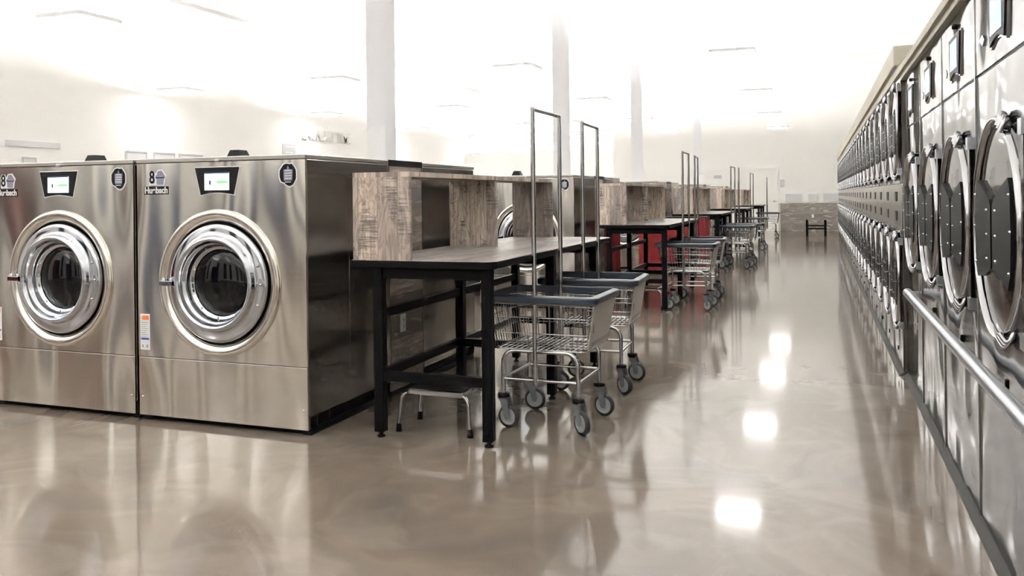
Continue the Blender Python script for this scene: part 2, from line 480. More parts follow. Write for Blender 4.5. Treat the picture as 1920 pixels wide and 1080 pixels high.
# ------------------------------------------------------------------ ceiling lights
def make_light():
    r = thing('ceiling_light', 'x', 'ceiling light')
    MB().box(-.31, .31, -.29, .29, -.012, .03).build('housing', 'lampbody', r)
    MB().box(-.29, .29, -.27, .27, -.020, -.012).build('lens', 'lamp', r)
    MB().box(-.27, .27, -.25, .25, .03, .036).build('added_uplight', 'uplight_added', r)  # glowing top face added to the fixture to wash the ceiling white
    s = MB()
    for y in (-.24, .24): s.tube([(0, y, .03), (0, y, ZC - 3.27)], .004, 5)
    s.build('suspension_wire', 'lampbody', r)
    return r
LX = [(-1.1, 'over the right aisle'), (-4.35, 'in the second row from the right'), (-7.6, 'in the third row from the right'), (-10.85, 'in the row by the left wall')]
LY = [-4.4, .35, 2.85, 7.5, 12.2, 16.95, 21.8, 26.35, 31.2]
LY = [-4.4, 1.5, 7.0, 12.2, 16.95, 21.8, 26.35, 31.2, 34.3]
lp = make_light(); index_kids(); first = True
LX += [(-14.1, 'added second row of the deeper room'), (-17.35, 'added leftmost row of the deeper room')]  # out-of-view lamp rows added to brighten the dark recess
for x, nm in LX:
    for j, y in enumerate(LY):
        if (y > 30 and x > -7.2) or (x < -12 and y < 28): continue
        o = lp if first else copy_tree(lp); first = False
        o.location = (x, y, 3.27); o['group'] = 'hanging ceiling light panels'
        if y < 10: o['label'] = 'hanging light panel %s, %s from the back wall' % (nm, ORD[j])
        else: o['label'] = 'hanging light panel %s, %s one beyond the front washers' % (nm, ORD[j - 3])

# ------------------------------------------------------------------ washers
WW, WD, WH = 1.150, .92, 1.512
DC = .808   # door centre height
def panel_with_hole(x0, x1, z0, z1, cx, cz, r, y, n=72):
    angs = sorted(set([2 * PI * k / n for k in range(n)] + [math.atan2(zc - cz, xc - cx) % (2 * PI) for xc in (x0, x1) for zc in (z0, z1)]))
    vs = []; fs = []; m = len(angs)
    for a in angs:
        c, s = math.cos(a), math.sin(a)
        vs.append((cx + r * c, y, cz + r * s))
    for a in angs:
        c, s = math.cos(a), math.sin(a)
        tx = ((x1 - cx) / c if c > 1e-9 else (x0 - cx) / c if c < -1e-9 else 1e9)
        tz = ((z1 - cz) / s if s > 1e-9 else (z0 - cz) / s if s < -1e-9 else 1e9)
        t = min(tx, tz); vs.append((cx + t * c, y, cz + t * s))
    for i in range(m): j = (i + 1) % m; fs.append((i, j, j + m, i + m))
    return vs, fs

def splat(cx, cz, r, pts=16, amp=.25, sd=1):
    rr = random.Random(sd)
    return [(cx + r * (1 + amp * rr.uniform(-1, .7)) * math.cos(2 * PI * k / pts), cz + 1.1 * r * (1 + amp * rr.uniform(-1, .7)) * math.sin(2 * PI * k / pts)) for k in range(pts)]

def make_washer(full=True):
    r = thing('washing_machine', 'x', 'washing machine')
    h = WW / 2
    # cabinet sides, back and floor of the housing
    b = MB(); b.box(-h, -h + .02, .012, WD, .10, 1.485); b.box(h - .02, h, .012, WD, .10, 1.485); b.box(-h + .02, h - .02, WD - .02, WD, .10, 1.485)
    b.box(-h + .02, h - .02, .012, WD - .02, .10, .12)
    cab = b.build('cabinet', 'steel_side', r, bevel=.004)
    MB().tube([(h + .0005, .43, .22), (h + .0005, .43, 1.30)], .0012, 5).build('seam', 'chrome2', cab)
    MB().box(-h + .02, h - .02, .05, WD - .03, 0, .10).build('plinth', 'black', r)
    for sg in (-1, 1):
        rb = MB(); a_, b_ = sorted((sg * (h - .06), sg * (h - .005))); rb.box(a_, b_, .035, WD - .05, .0, .035)
        for y in (.10, .22): rb.tube([(sg * (h - .03), y, .03), (sg * (h - .03), y, .10)], .018, 8)
        rb.build('base_rail', 'blackp', r)
    # dark joints behind the panels
    MB().box(-h + .005, h - .005, .0125, .03, .035, .37).build('joint', 'gasket', r)
    vs, fs = panel_with_hole(-h + .004, h - .004, .372, 1.484, 0, DC, .347, .0)
    f = MB(); f.add(vs, fs)
    v2 = [(x, .012, z) for x, _, z in vs]; f.add(v2, [tuple(reversed(q)) for q in fs])
    m = len(vs) // 2
    f.add(vs[m:] + v2[m:], [(i, (i + 1) % m, (i + 1) % m + m, i + m) for i in range(m)])
    fp = f.build('front_panel', 'steel', r)
    lp_ = MB().box(-h + .004, h - .004, 0, .012, .034, .368).build('lower_panel', 'steel', r, bevel=.002)
    if full:
        sb = MB()
        for x in (-h + .03, h - .03): sb.lathe([(.006, 0), (.006, .002), (.003, .005), (0.0005, .006)], (x, 0, .14), n=10)
        sb.build('screw', 'chrome', lp_)
    lid = MB().box(-h, h, -.004, WD, 1.487, WH).build('lid', 'lid', r, bevel=.004)
    # door surround
    MB().lathe([(.411, 0), (.410, .010), (.402, .018), (.392, .021), (.378, .020), (.362, .014), (.350, .004), (.346, -.01), (.346, -.07)], (0, 0, DC), n=96).build('door_surround', 'bezel', r)
    MB().lathe([(.346, -.045), (.30, -.045)], (0, 0, DC), n=64).build('gasket', 'gasket', r)
    d = MB().lathe([(.331, -.045), (.331, .010), (.327, .019), (.318, .024), (.308, .0255), (.290, .027), (.272, .029), (.267, .036), (.263, .050), (.256, .060), (.248, .064), (.240, .062),
                    (.233, .052), (.229, .036), (.225, .026), (.219, .022), (.214, .017), (.211, .002), (.207, -.012), (.202, -.018), (.190, -.020), (.187, -.024), (.187, -.045)], (0, 0, DC), n=96).build('door', 'chrome', r)
    g = [(.187 * math.cos(t), -.034 + .035 * math.sin(t)) for t in [k * PI / 2 / 10 for k in range(10)]] + [(.002, .001)]
    MB().lathe(g, (0, 0, DC), n=64, cap_in=True).build('door_glass', 'glass', d)
    bl = MB()
    for k in range(10):
        a = 2 * PI * k / 10 + .2; bl.lathe([(.006, 0), (.006, .004), (.003, .007), (.0005, .008)], (.197 * math.cos(a), .020, DC + .197 * math.sin(a)), n=8)
    for a in (-22, 0, 20): bl.lathe([(.008, 0), (.008, .005), (.004, .009), (.0005, .010)], (.300 * math.cos(R(a)), -.026, DC + .300 * math.sin(R(a))), n=10)
    bl.build('bolt', 'chrome', d)
    hd = MB(); hd.box(-.365, -.255, -.060, -.044, DC - .018, DC + .010)
    hd.box(-.365, -.352, -.044, -.010, DC - .018, DC + .010); hd.box(-.275, -.250, -.060, -.030, DC - .022, DC + .016)
    for x in (-.335, -.285): hd.lathe([(.009, 0), (.009, .012), (.004, .018), (.0005, .019)], (x, -.052, DC + .010), axis='z', n=10)
    hd.build('handle', 'chrome', r, bevel=.004)
    if not full: return r
    # display
    zt, zb = 1.452, 1.300
    def trap(g_): return [(-.150 - g_, zt + g_), (-.112 - g_, zb - g_)] + [(-.112 - g_ + (.224 + 2 * g_) * k / 8, zb - g_ + .013 * math.sin(PI * k / 8)) for k in range(1, 8)] + [(.112 + g_, zb - g_), (.150 + g_, zt + g_)]
    dsp = MB().prism(trap(.006), -.003, 0).build('display_border', 'paper', r)
    bz = MB().prism(trap(0), -.006, -.003).build('display_panel', 'blackp', r)
    MB().box(-.083, .083, -.0075, -.006, 1.326, 1.424).build('screen', 'screen', bz)
    MB().box(0, .075, -.0085, -.0075, 1.362, 1.378).build('screen_button', 'screen_green', bz)
    s_ = MB(); s_.box(-.083, .083, -.0085, -.0075, 1.417, 1.424); s_.box(-.052, -.038, -.0085, -.0075, 1.356, 1.380)
    s_.build('screen_marks', 'screen_dark', bz)
    # lock knob at lid edge
    MB().lathe([(.011, 0), (.011, .012), (.006, .016), (.0005, .017)], (.004, -.004, 1.490), n=14).build('lid_lock', 'alu', r)
    MB().box(-.30, -.20, .0, .001, 0, .001)
    cap = MB(); cap.prismz([(-.36, .55), (-.24, .55), (-.24, .67), (-.36, .67)], WH, WH + .001)
    cp = MB(); x0, x1 = -.36, -.235
    cp.add([(x0, .50, WH), (x1, .50, WH), (x1, .62, WH), (x0, .62, WH), (x0 + .03, .52, WH + .072), (x1 - .03, .52, WH + .072), (x1 - .03, .60, WH + .072), (x0 + .03, .60, WH + .072)],
           [(0, 3, 2, 1), (4, 5, 6, 7), (0, 1, 5, 4), (1, 2, 6, 5), (2, 3, 7, 6), (3, 0, 4, 7)])
    cp.build('vent_cap', 'blackp', r)
    # capacity sticker
    sx = -.43; st = MB()
    def outline(poly, g_, cx, cz): return [(cx + (x - cx) * g_, cz + (z - cz) * g_) for x, z in poly]
    eight = MB().prism([(sx - .052, 1.358), (sx + .058, 1.358), (sx + .066, 1.40), (sx + .074, 1.414), (sx + .055, 1.438), (sx + .045, 1.450), (sx + .01, 1.448), (sx - .004, 1.425), (sx - .018, 1.444), (sx - .042, 1.444), (sx - .052, 1.43)], -.0012, 0)
    ce = eight.build('capacity_sticker', 'paper', r)
    bk = MB().prism([(sx + .005, 1.362), (sx + .05, 1.362), (sx + .058, 1.400), (sx + .066, 1.404), (sx + .064, 1.412), (sx + .050, 1.430), (sx + .040, 1.442), (sx + .014, 1.440), (sx + .006, 1.418), (sx - .004, 1.410), (sx - .004, 1.402), (sx + .002, 1.400)], -.0022, -.0012)
    bk.build('basket_picture', 'lav', ce)
    MB().box(sx - .002, sx + .062, -.003, -.0022, 1.400, 1.405).build('basket_rim_line', 'blackp', ce)
    text_mesh('8', 'digit_eight', 'blackp', .100, ce, (sx - .029, -.0026, 1.402), (R(90), 0, 0), .0004, .002, .80)
    lb = MB().box(sx - .088, sx + .088, -.0014, 0, 1.306, 1.352).build('name_sticker', 'blackp', r)
    t = text_mesh('Huebsch', 'name_letters', 'paper', .050, lb, (sx, -.0022, 1.329), (R(90), 0, 0), .0005, .0018, 1.0)
    t.scale = (.165 / max(t.dimensions.x, .01), 1, 1)
    # detergent splash sticker
    qx, qz = .465, 1.405
    o1 = MB().prism(splat(qx, qz, .062, 18, .16, 3), -.001, 0).build('splash_sticker', 'paper', r)
    MB().prism(splat(qx, qz, .055, 18, .16, 3), -.002, -.001).build('splash_print', 'blackp', o1)
    MB().prism([(qx - .026, qz - .034), (qx + .026, qz - .034), (qx + .030, qz + .026), (qx + .006, qz + .028), (qx + .004, qz + .044), (qx - .004, qz + .044), (qx - .006, qz + .028), (qx - .028, qz + .026)], -.003, -.002).build('basket_print', 'lav', o1)
    ll = MB()
    for k in range(4): ll.box(qx - .020, qx + .022, -.0036, -.003, qz + .018 - k * .014, qz + .022 - k * .014)
    ll.box(qx - .020, qx + .018, -.0036, -.002, qz - .044, qz - .040)
    ll.build('sticker_lines', 'paper', o1)
    # warning label
    lx0, lx1, lz0, lz1 = -.558, -.488, .410, .618
    wl = MB().box(lx0, lx1, -.001, 0, lz0, lz1).build('warning_label', 'paper', r)
    MB().box(lx0 + .016, lx1 - .008, -.0018, -.001, lz1 - .034, lz1 - .010).build('orange_header', 'orange', wl)
    MB().box(lx0 + .006, lx1 - .006, -.0018, -.001, lz0 + .058, lz0 + .070).build('blue_band', 'blue', wl)
    pl = MB()
    for k in range(8): pl.box(lx0 + .008, lx1 - .012 - (k % 3) * .006, -.0016, -.001, lz1 - .052 - k * .0115, lz1 - .049 - k * .0115)
    pl.box(lx0 + .012, lx0 + .024, -.0016, -.001, lz0 + .014, lz0 + .030); pl.box(lx1 - .026, lx1 - .012, -.0016, -.001, lz0 + .014, lz0 + .030)
    pl.box(lx0 + .004, lx0 + .010, -.0016, -.001, lz1 - .026, lz1 - .018)
    pl.build('fine_print', 'printgrey', wl)
    return r

XW = -2.56 - WW / 2
w0 = make_washer(); index_kids()
w0.location = (XW, 3.80, 0)
w0['label'] = 'large stainless washer with round chrome door, right one of the front pair, beside the table'
w1 = copy_tree(w0); w1.location = (XW - WW - .022, 3.80, 0)
w1['label'] = 'large stainless washer with chrome round door, cut off by the left picture edge'
for w in (w0, w1): w['group'] = 'front row washers'
ISL = 5.22
wsimple = make_washer(False); index_kids()
BACKY = 3.80 + WD + .48 + WD
wsimple.location = (XW, BACKY, 0); wsimple.rotation_euler = (0, 0, PI)
wsimple['label'] = 'stainless washer backing onto the first wooden bulkhead, behind the front washer'; wsimple['group'] = 'washers facing away'
NT = 5
names = ['first', 'second', 'third', 'fourth', 'fifth']
for k in range(1, NT):
    a = copy_tree(w0); a.location = (XW, 3.80 + ISL * k, 0); a['group'] = 'washers beyond the tables'
    a['label'] = 'stainless washer facing the camera beside the %s folding table from the front' % names[k]
    b_ = copy_tree(wsimple); b_.location = (XW, BACKY + ISL * k, 0)
    b_['label'] = 'stainless washer facing away beside the %s folding table from the front' % names[k]

# ------------------------------------------------------------------ wooden bulkheads
def make_bulkhead():
    r = thing('bulkhead', 'x', 'partition')
    L_ = 2.36
    MB().box(-L_, -.012, .005, .455, 0, 1.47).build('core', 'plate', r)
    MB().box(-.012, .004, .005, .455, .035, 1.475).build('end_panel', 'woodh', r)
    MB().box(-L_, .006, -.008, .466, 1.475, 1.515).build('cap_board', 'black', r)
    MB().box(-.01, .003, .005, .455, 0, .035).build('kick', 'black', r)
    return r
bh = make_bulkhead(); index_kids()
for k in range(NT):
    o = bh if k == 0 else copy_tree(bh)
    o.location = (-2.565, 3.80 + WD + .01 + ISL * k, 0); o['group'] = 'wood clad bulkheads'
    o['label'] = 'wood clad bulkhead between back to back washers behind the %s folding table' % names[k]
p = onplane(755, 605, 0, -2.56)
outlet('white wall outlet on the wooden bulkhead under the first table', (-2.5605, p.y, p.z), R(90))

# ------------------------------------------------------------------ folding tables with cubby shelves
TX0, TX1, TY0, TL, TZ = -2.33, -1.52, 3.87, 2.55, .945
def make_table():
    r = thing('folding_table', 'x', 'table')
    W, c = TX1 - TX0, .05
    poly = [(0, 0), (W - c, 0), (W - .02, .02), (W, c), (W, TL - c), (W - .02, TL - .02), (W - c, TL), (0, TL)]
    tp = MB().prismz(poly, TZ - .038, TZ - .002).build('tabletop', 'black', r, bevel=.002)
    e = .002
    MB().prismz([(e, e), (W - c, e), (W - .02 - e, .02 + e), (W - e, c), (W - e, TL - c), (W - .02 - e, TL - .02 - e), (W - c, TL - e), (e, TL - e)], TZ - .002, TZ).build('laminate_surface', 'top', tp)
    q = .027
    for y in (.07, 1.14, 2.20):
        for x in (.13, W - .06):
            l = MB().box(x - q, x + q, y - q, y + q, .028, TZ - .038).build('leg', 'black', r, bevel=.003)
            MB().lathe([(.012, .0), (.012, .03)], (x, y, .006), 'z', 10).lathe([(.0005, .012), (.018, .012), (.023, .006), (.023, 0), (.0005, 0)], (x, y, 0), 'z', 14).build('levelling_foot', 'blackp', l)
        MB().box(.13 + q, W - .06 - q, y - .018, y + .018, .300, .350).build('crossbar', 'black', r)
        MB().box(.13 + q, W - .06 - q, y - .018, y + .018, TZ - .10, TZ - .038).build('upper_rail', 'black', r)
    for z in (.33, .655):
        for y0, y1 in ((.07 + q, 1.14 - q), (1.14 + q, 2.20 - q)):
            MB().box(.13 - .016, .13 + .016, y0, y1, z - .024, z + .024).build('side_rail', 'black', r)
    return r
def make_shelf():
    r = thing('cubby_shelf', 'x', 'shelf')
    D_, H_, t = .335, .462, .026
    for y, nm in ((0, 'end_panel'), (TL / 2 - t / 2 - .02, 'divider'), (TL - t - .05, 'end_panel')):
        MB().box(0, D_, y, y + t, 0, H_ - t).build(nm, 'woodv', r)
    MB().box(0, D_, 0, TL - .05, H_ - t, H_).build('top_board', 'woodl', r)
    return r
tb = make_table(); sh = make_shelf(); index_kids()
for k in range(NT):
    o = tb if k == 0 else copy_tree(tb); o.location = (TX0, TY0 + ISL * k, 0); o['group'] = 'black framed folding tables'
    o['label'] = ('nearest black framed folding table with grey wood top, beside the front washers' if k == 0 else
                  'black framed folding table with grey wood top, %s from the front along the aisle' % names[k])
    s = sh if k == 0 else copy_tree(sh); s.location = (TX0 + .01, TY0 + .005 + ISL * k, TZ); s['group'] = 'reclaimed wood cubby shelves'
    s['label'] = ('large reclaimed wood cubby shelf on the nearest folding table' if k == 0 else
                  'reclaimed wood cubby shelf standing on the %s folding table from the front' % names[k])

# ------------------------------------------------------------------ step stools
def make_stool():
    r = thing('step_stool', 'x', 'step stool')
    a, b_, h = .165, .125, .232
    MB().box(-a, a, -b_, b_, h - .032, h).build('step', 'chrome2', r, bevel=.006)
    MB().box(-a + .008, a - .008, -b_ + .008, b_ - .008, h, h + .003).build('tread_mat', 'plate', r)
    for sx in (-1, 1):
        for sy in (-1, 1):
            pts = []
            for k in range(7):
                t = k / 6 * PI / 2
                pts.append((sx * (a - .02 + .055 * math.sin(t)), sy * (b_ - .02 + .02 * math.sin(t)), h - .03 - .055 * (1 - math.cos(t)) + .012))
            pts.append((sx * (a + .045), sy * (b_ + .006), .03))
            l = MB().tube(pts, .011, 10).build('leg', 'chrome2', r)
            MB().lathe([(.014, .042), (.015, .02), (.020, .0), (.0005, 0)], (sx * (a + .045), sy * (b_ + .006), 0), 'z', 12).build('rubber_foot', 'blackp', l)
    return r
ss = make_stool(); index_kids()
A, B = onplane(749, 808, 2, 0), onplane(878, 820, 2, 0)
C_, D_ = onplane(915, 795, 2, 0), onplane(790, 786, 2, 0)
cc = (A + B + C_ + D_) / 4

ss.location = (cc.x, cc.y, 0); ss.rotation_euler = (0, 0, math.atan2((B - A).y, (B - A).x)); ss['label'] = 'chrome step stool with black tread under the nearest folding table'
s2 = copy_tree(ss); s2.location = (-1.84, 9.40, 0); s2.rotation_euler = (0, 0, 0); s2['label'] = 'chrome step stool under the second folding table from the front'

# ------------------------------------------------------------------ laundry carts
def rrect(x0, x1, y0, y1, z, r, n=5):
    pts = []
    for cx, cy, a0 in ((x1 - r, y1 - r, 0), (x0 + r, y1 - r, 90), (x0 + r, y0 + r, 180), (x1 - r, y0 + r, 270)):
        for k in range(n + 1):
            a = R(a0 + 90 * k / n); pts.append((cx + r * math.cos(a), cy + r * math.sin(a), z))
    return pts
def make_cart(rack=True):
    r = thing('laundry_cart', 'x', 'laundry cart')
    rim_o = rrect(-.335, .335, -.275, .275, 0, .06); rim_i = rrect(-.30, .30, -.24, .24, 0, .045)
    m = MB(); n = len(rim_o); vs = []
    for pts, z in ((rim_o, .694), (rim_o, .730), (rim_i, .738), (rim_i, .694)):
        vs += [(x, y, z) for x, y, _ in pts]
    fs = []
    for lv in range(4):
        for k in range(n): fs.append((lv * n + k, lv * n + (k + 1) % n, ((lv + 1) % 4) * n + (k + 1) % n, ((lv + 1) % 4) * n + k))
    m.add(vs, fs); m.build('rim', 'rim', r, bevel=.006)
    # wire basket
    def lerp(t):
        return (.305 - .045 * t, .245 - .035 * t, .70 - .265 * t)
    w = MB()
    for t in (.33, .66, 1.0, .05):
        hx, hy, z = lerp(t); w.tube(rrect(-hx, hx, -hy, hy, z, .03, 3), .0032, 6, closed=True)
    hx0, hy0, z0 = lerp(0); hx1, hy1, z1 = lerp(1)
    nx, ny = 16, 12
    for k in range(nx + 1):
        u = -1 + 2 * k / nx; u *= .93
        for s_ in (-1, 1): w.tube([(u * hx0, s_ * hy0, z0), (u * hx1, s_ * hy1, z1)], .0022, 4, caps=False)
        w.tube([(u * hx1, -hy1, z1), (u * hx1, hy1, z1)], .0024, 4, caps=False)
    for k in range(ny + 1):
        u = -1 + 2 * k / ny; u *= .93
        for s_ in (-1, 1): w.tube([(s_ * hx0, u * hy0, z0), (s_ * hx1, u * hy1, z1)], .0022, 4, caps=False)
    for k in range(5):
        u = -.8 + .4 * k
        w.tube([(-hx1, u * hy1, z1 - .005), (hx1, u * hy1, z1 - .005)], .0035, 6)
    w.build('wire_basket', 'chrome2', r)
    pv = MB(); y_ = .20
    a0, b0 = lerp(.06), lerp(.97)
    pv.add([(a0[0] + .006, -y_ - .02, a0[2]), (a0[0] + .006, y_ + .02, a0[2]), (b0[0] + .006, y_, b0[2]), (b0[0] + .006, -y_, b0[2]),
            (a0[0] + .010, -y_ - .02, a0[2]), (a0[0] + .010, y_ + .02, a0[2]), (b0[0] + .010, y_, b0[2]), (b0[0] + .010, -y_, b0[2])],
           [(3, 2, 1, 0), (4, 5, 6, 7), (0, 1, 5, 4), (1, 2, 6, 5), (2, 3, 7, 6), (3, 0, 4, 7)])
    pl = pv.build('placard', 'placard', r)
    q = MB()
    for t, ya, yb in ((.88, -.16, .17), (.84, -.16, .17)):
        x, _, z = lerp(t); q.box(x + .0095, x + .0115, ya, yb, z - .0025, z + .0025)
    x, _, z = lerp(.5); q.box(x + .0095, x + .013, -.18, -.165, z - .03, z + .03)
    q.build('placard_print', 'ink', pl)
    # tube frame
    fr = MB()
    X, Y, ZT, ZL, rr = .215, .205, .425, .268, .07
    for s_ in (-1, 1):
        pts = [(-X, s_ * Y, .175), (-X, s_ * Y, ZT - rr)]
        for k in range(1, 7): a = PI / 2 * k / 6; pts.append((-X + rr * (1 - math.cos(a)), s_ * Y, ZT - rr + rr * math.sin(a)))
        for k in range(0, 7): a = PI / 2 * k / 6; pts.append((X - rr + rr * math.sin(a), s_ * Y, ZT - rr + rr * math.cos(a)))
        pts.append((X, s_ * Y, .175))
        fr.tube(pts, .0125, 10)
        fr.tube([(-X, s_ * Y, ZL), (X, s_ * Y, ZL)], .0095, 8)
    for s_ in (-1, 1): fr.tube([(s_ * X, -Y, ZL), (s_ * X, Y, ZL)], .0095, 8)
    fr.build('frame', 'chrome2', r)
    if rack:
        pk = MB(); y = .228
        pts = [(-.02, -y, .25), (-.02, -y, 1.745), (-.02, y, 1.745), (-.02, y, .25)]
        for a_, b_ in ((0, 1), (1, 2), (2, 3)): pk.tube([pts[a_], pts[b_]], .0125, 10)
        for s_ in (-1, 1): pk.tube([(-.02, s_ * Y, ZL), (-.02, s_ * y, ZL)], .014, 8); pk.tube([(-.02, s_ * (y + .0), .425), (-.02, s_ * Y, .425)], .010, 8)
        pk.build('garment_rack', 'chrome2', r)
    for i, (sx, sy, an) in enumerate(((1, -1, -38), (1, 1, -12), (-1, -1, -10), (-1, 1, 8))):
        c = bpy.data.objects.new('caster', None); COL.objects.link(c); c.parent = r; c.location = (sx * X, sy * Y, 0); c.rotation_euler = (0, 0, R(an))
        MB().lathe([(.0005, .012), (.030, .012), (.034, .006), (.034, -.006), (.0005, -.006)], (0, 0, .175), 'z', 16).build('swivel_plate', 'blackp', c)
        fk = MB(); o = .030
        for s_ in (-1, 1):
            y0, y1 = (.020, .025) if s_ > 0 else (-.025, -.020)
            fk.prism([(-.024, .170), (.030, .170), (.050, .070), (.044, .052), (.030, .048), (.018, .056), (.004, .110)], y0, y1)
        fk.box(-.024, .030, -.025, .025, .160, .170)
        fk.tube([(o + .002, -.028, .062), (o + .002, .028, .062)], .006, 8)
        fk.build('fork', 'grey', c)
        MB().lathe([(.044, -.014), (.060, -.013), (.0625, -.007), (.0625, .007), (.060, .013), (.044, .014)], (o + .002, 0, .0625), 'y', 28).build('tyre', 'tyre', c)
        MB().lathe([(.0005, -.016), (.014, -.016), (.016, -.011), (.036, -.010), (.040, -.014), (.047, -.0145), (.047, .0145), (.040, .014), (.036, .010), (.016, .011), (.014, .016), (.0005, .016)], (o + .002, 0, .0625), 'y', 28).build('wheel', 'wheel', c)
    return r
ct = make_cart(); index_kids()
carts = [(-1.42, 4.515, -1.5, 'grey rimmed wire laundry cart nearest the camera, blank beige placard on its end'),
         (-1.415, 5.46, 2, 'wire laundry cart directly behind the nearest cart, tucked at the first table'),
         (-1.375, 9.52, 0, 'wire laundry cart nearest the camera at the second table, in front of the red cabinet'),
         (-1.40, 10.58, 3, 'wire laundry cart behind the front one at the second table'),
         (-1.36, 14.95, -3, 'wire laundry cart nearest the camera at the third table'),
         (-1.34, 15.85, 6, 'wire laundry cart behind the front one at the third table'),
         (-1.40, 19.95, -4, 'wire laundry cart beside the fourth table'),
         (-1.36, 25.4, 5, 'farthest wire laundry cart, by the cream part of the far wall')]
for i, (x, y, a, lb) in enumerate(carts):
    o = ct if i == 0 else copy_tree(ct)
    o.location = (x, y, 0); o.rotation_euler = (0, 0, R(a)); o['label'] = lb; o['group'] = 'wire laundry carts'
    if i == 2:
        MB().box(-.236, -.212, -.222, -.218, .19, .40).build('yellow_tag', 'yellow', o)

# ------------------------------------------------------------------ red cabinet between the second and third tables
rc = thing('red_cabinet', 'low red perforated metal cabinet with black base behind the second table', 'cabinet', (-2.2, 13.45, 0))
MB().box(-.54, .54, 0, .5, .06, .90).build('body', 'red', rc, bevel=.01)
MB().box(-.50, .50, .03, .47, 0, .06).build('base', 'black', rc)
MB().box(-.545, .545, -.005, .505, .90, .915).build('top_edge', 'plate', rc)

# far black stand
p = onplane(1530.5, 443, 2, 0)
fs_ = thing('metal_stand', 'small black metal stand in front of the grey panelling at the far end', 'stand', (p.x, p.y, 0))
for sx in (-1, 1):
    for sy in (0, .34): MB().box(sx * .255 - .035, sx * .255 + .035, sy, sy + .07, 0, .48).build('leg', 'black', fs_)
    MB().box(sx * .255 - .03, sx * .255 + .03, .07, .34, .40, .45).build('side_rail', 'black', fs_)
for z in (.20, .29):
    for sy in (.01, .36): MB().box(-.22, .22, sy, sy + .04, z, z + .035).build('crossbar', 'black', fs_)

# ------------------------------------------------------------------ dryers on the right
def door_parts(r, cz, rad, s=1.0, strip=True, n=64, sx=1, cx=0):
    """round chrome dryer door on the front (-Y) at height cz"""
    a = rad
    ring = MB().lathe([(a, 0), (a, .014), (a - .004, .027), (a - .009, .032), (a - .015, .031), (a - .020, .024), (a - .023, .010)], (0, 0, cz), n=n).build('door', 'ringm', r)
    # rounded lugs at the top and bottom of the ring
    g = [((a - .023) * math.cos(t), .008 + .014 * math.sin(t)) for t in [k * PI / 2 / 8 for k in range(8)]] + [(.003, .024)]
    MB().lathe(g, (0, 0, cz), n=48, cap_in=True).build('door_bowl', 'dish', ring)
    b = a * .78
    for sg in (-1, 1):
        poly = [(sg * .016, -a * .36), (sg * .016, a * .20), (sg * .04, a * .26), (sg * a * .38, a * .36), (sg * b * .90, a * .44), (sg * b * .99, a * .34), (sg * b * 1.03, 0), (sg * b * .98, -a * .36), (sg * b * .86, -a * .48), (sg * a * .42, -a * .42), (sg * a * .18, -a * .40)]
        poly = [(x, z + cz) for x, z in poly]
        pl = MB().prism(poly, -.034, -.012).build('door_plate', 'plate', r); pl.location.x = cx
        for x, z in ((.14, .16), (.14, -.06), (.14, -.28), (.70, .30), (.74, .0), (.68, -.34)):
            MB().lathe([(.006, 0), (.0055, .003), (.003, .005), (.0005, .0055)], (sg * (x * a + .02), -.034, cz + z * a), n=8).build('rivet', 'chrome', pl)
    if strip:
        h_ = a * .86
        st = MB().box(sx * (a + .004), sx * (a + .044), -.022, 0, cz - h_ + .03, cz + h_ - .03).build('hinge_strip', 'dish', ring)
        for z0, z1 in ((cz + h_ - .035, cz + h_ + .012), (cz - h_ - .012, cz - h_ + .035)): cp = MB(); cp.box(sx * (a + .0), sx * (a + .047), -.028, 0, z0, z1); cp.build('hinge_cap', 'alu', ring)
    for sg in (-1, 1):
        lg = MB()
        for da in (-.16, 0.0, .16):
            t = PI / 2 * sg - sg * .45 + da * .45
            x0, z0 = (a - .015) * math.cos(t), (a - .015) * math.sin(t)
            pts = [((a - .01 + .035 * math.sin(PI * k / 6)) * math.cos(t + .10 * (k / 6 - .5)), -.040 + .034 * k / 6, cz + (a - .01 + .035 * math.sin(PI * k / 6)) * math.sin(t + .10 * (k / 6 - .5))) for k in range(7)]
            lg.tube(pts, .0085, 8)
        lg.build('hinge_knuckle', 'ringm', ring)
    ring.location.x = cx
    return ring

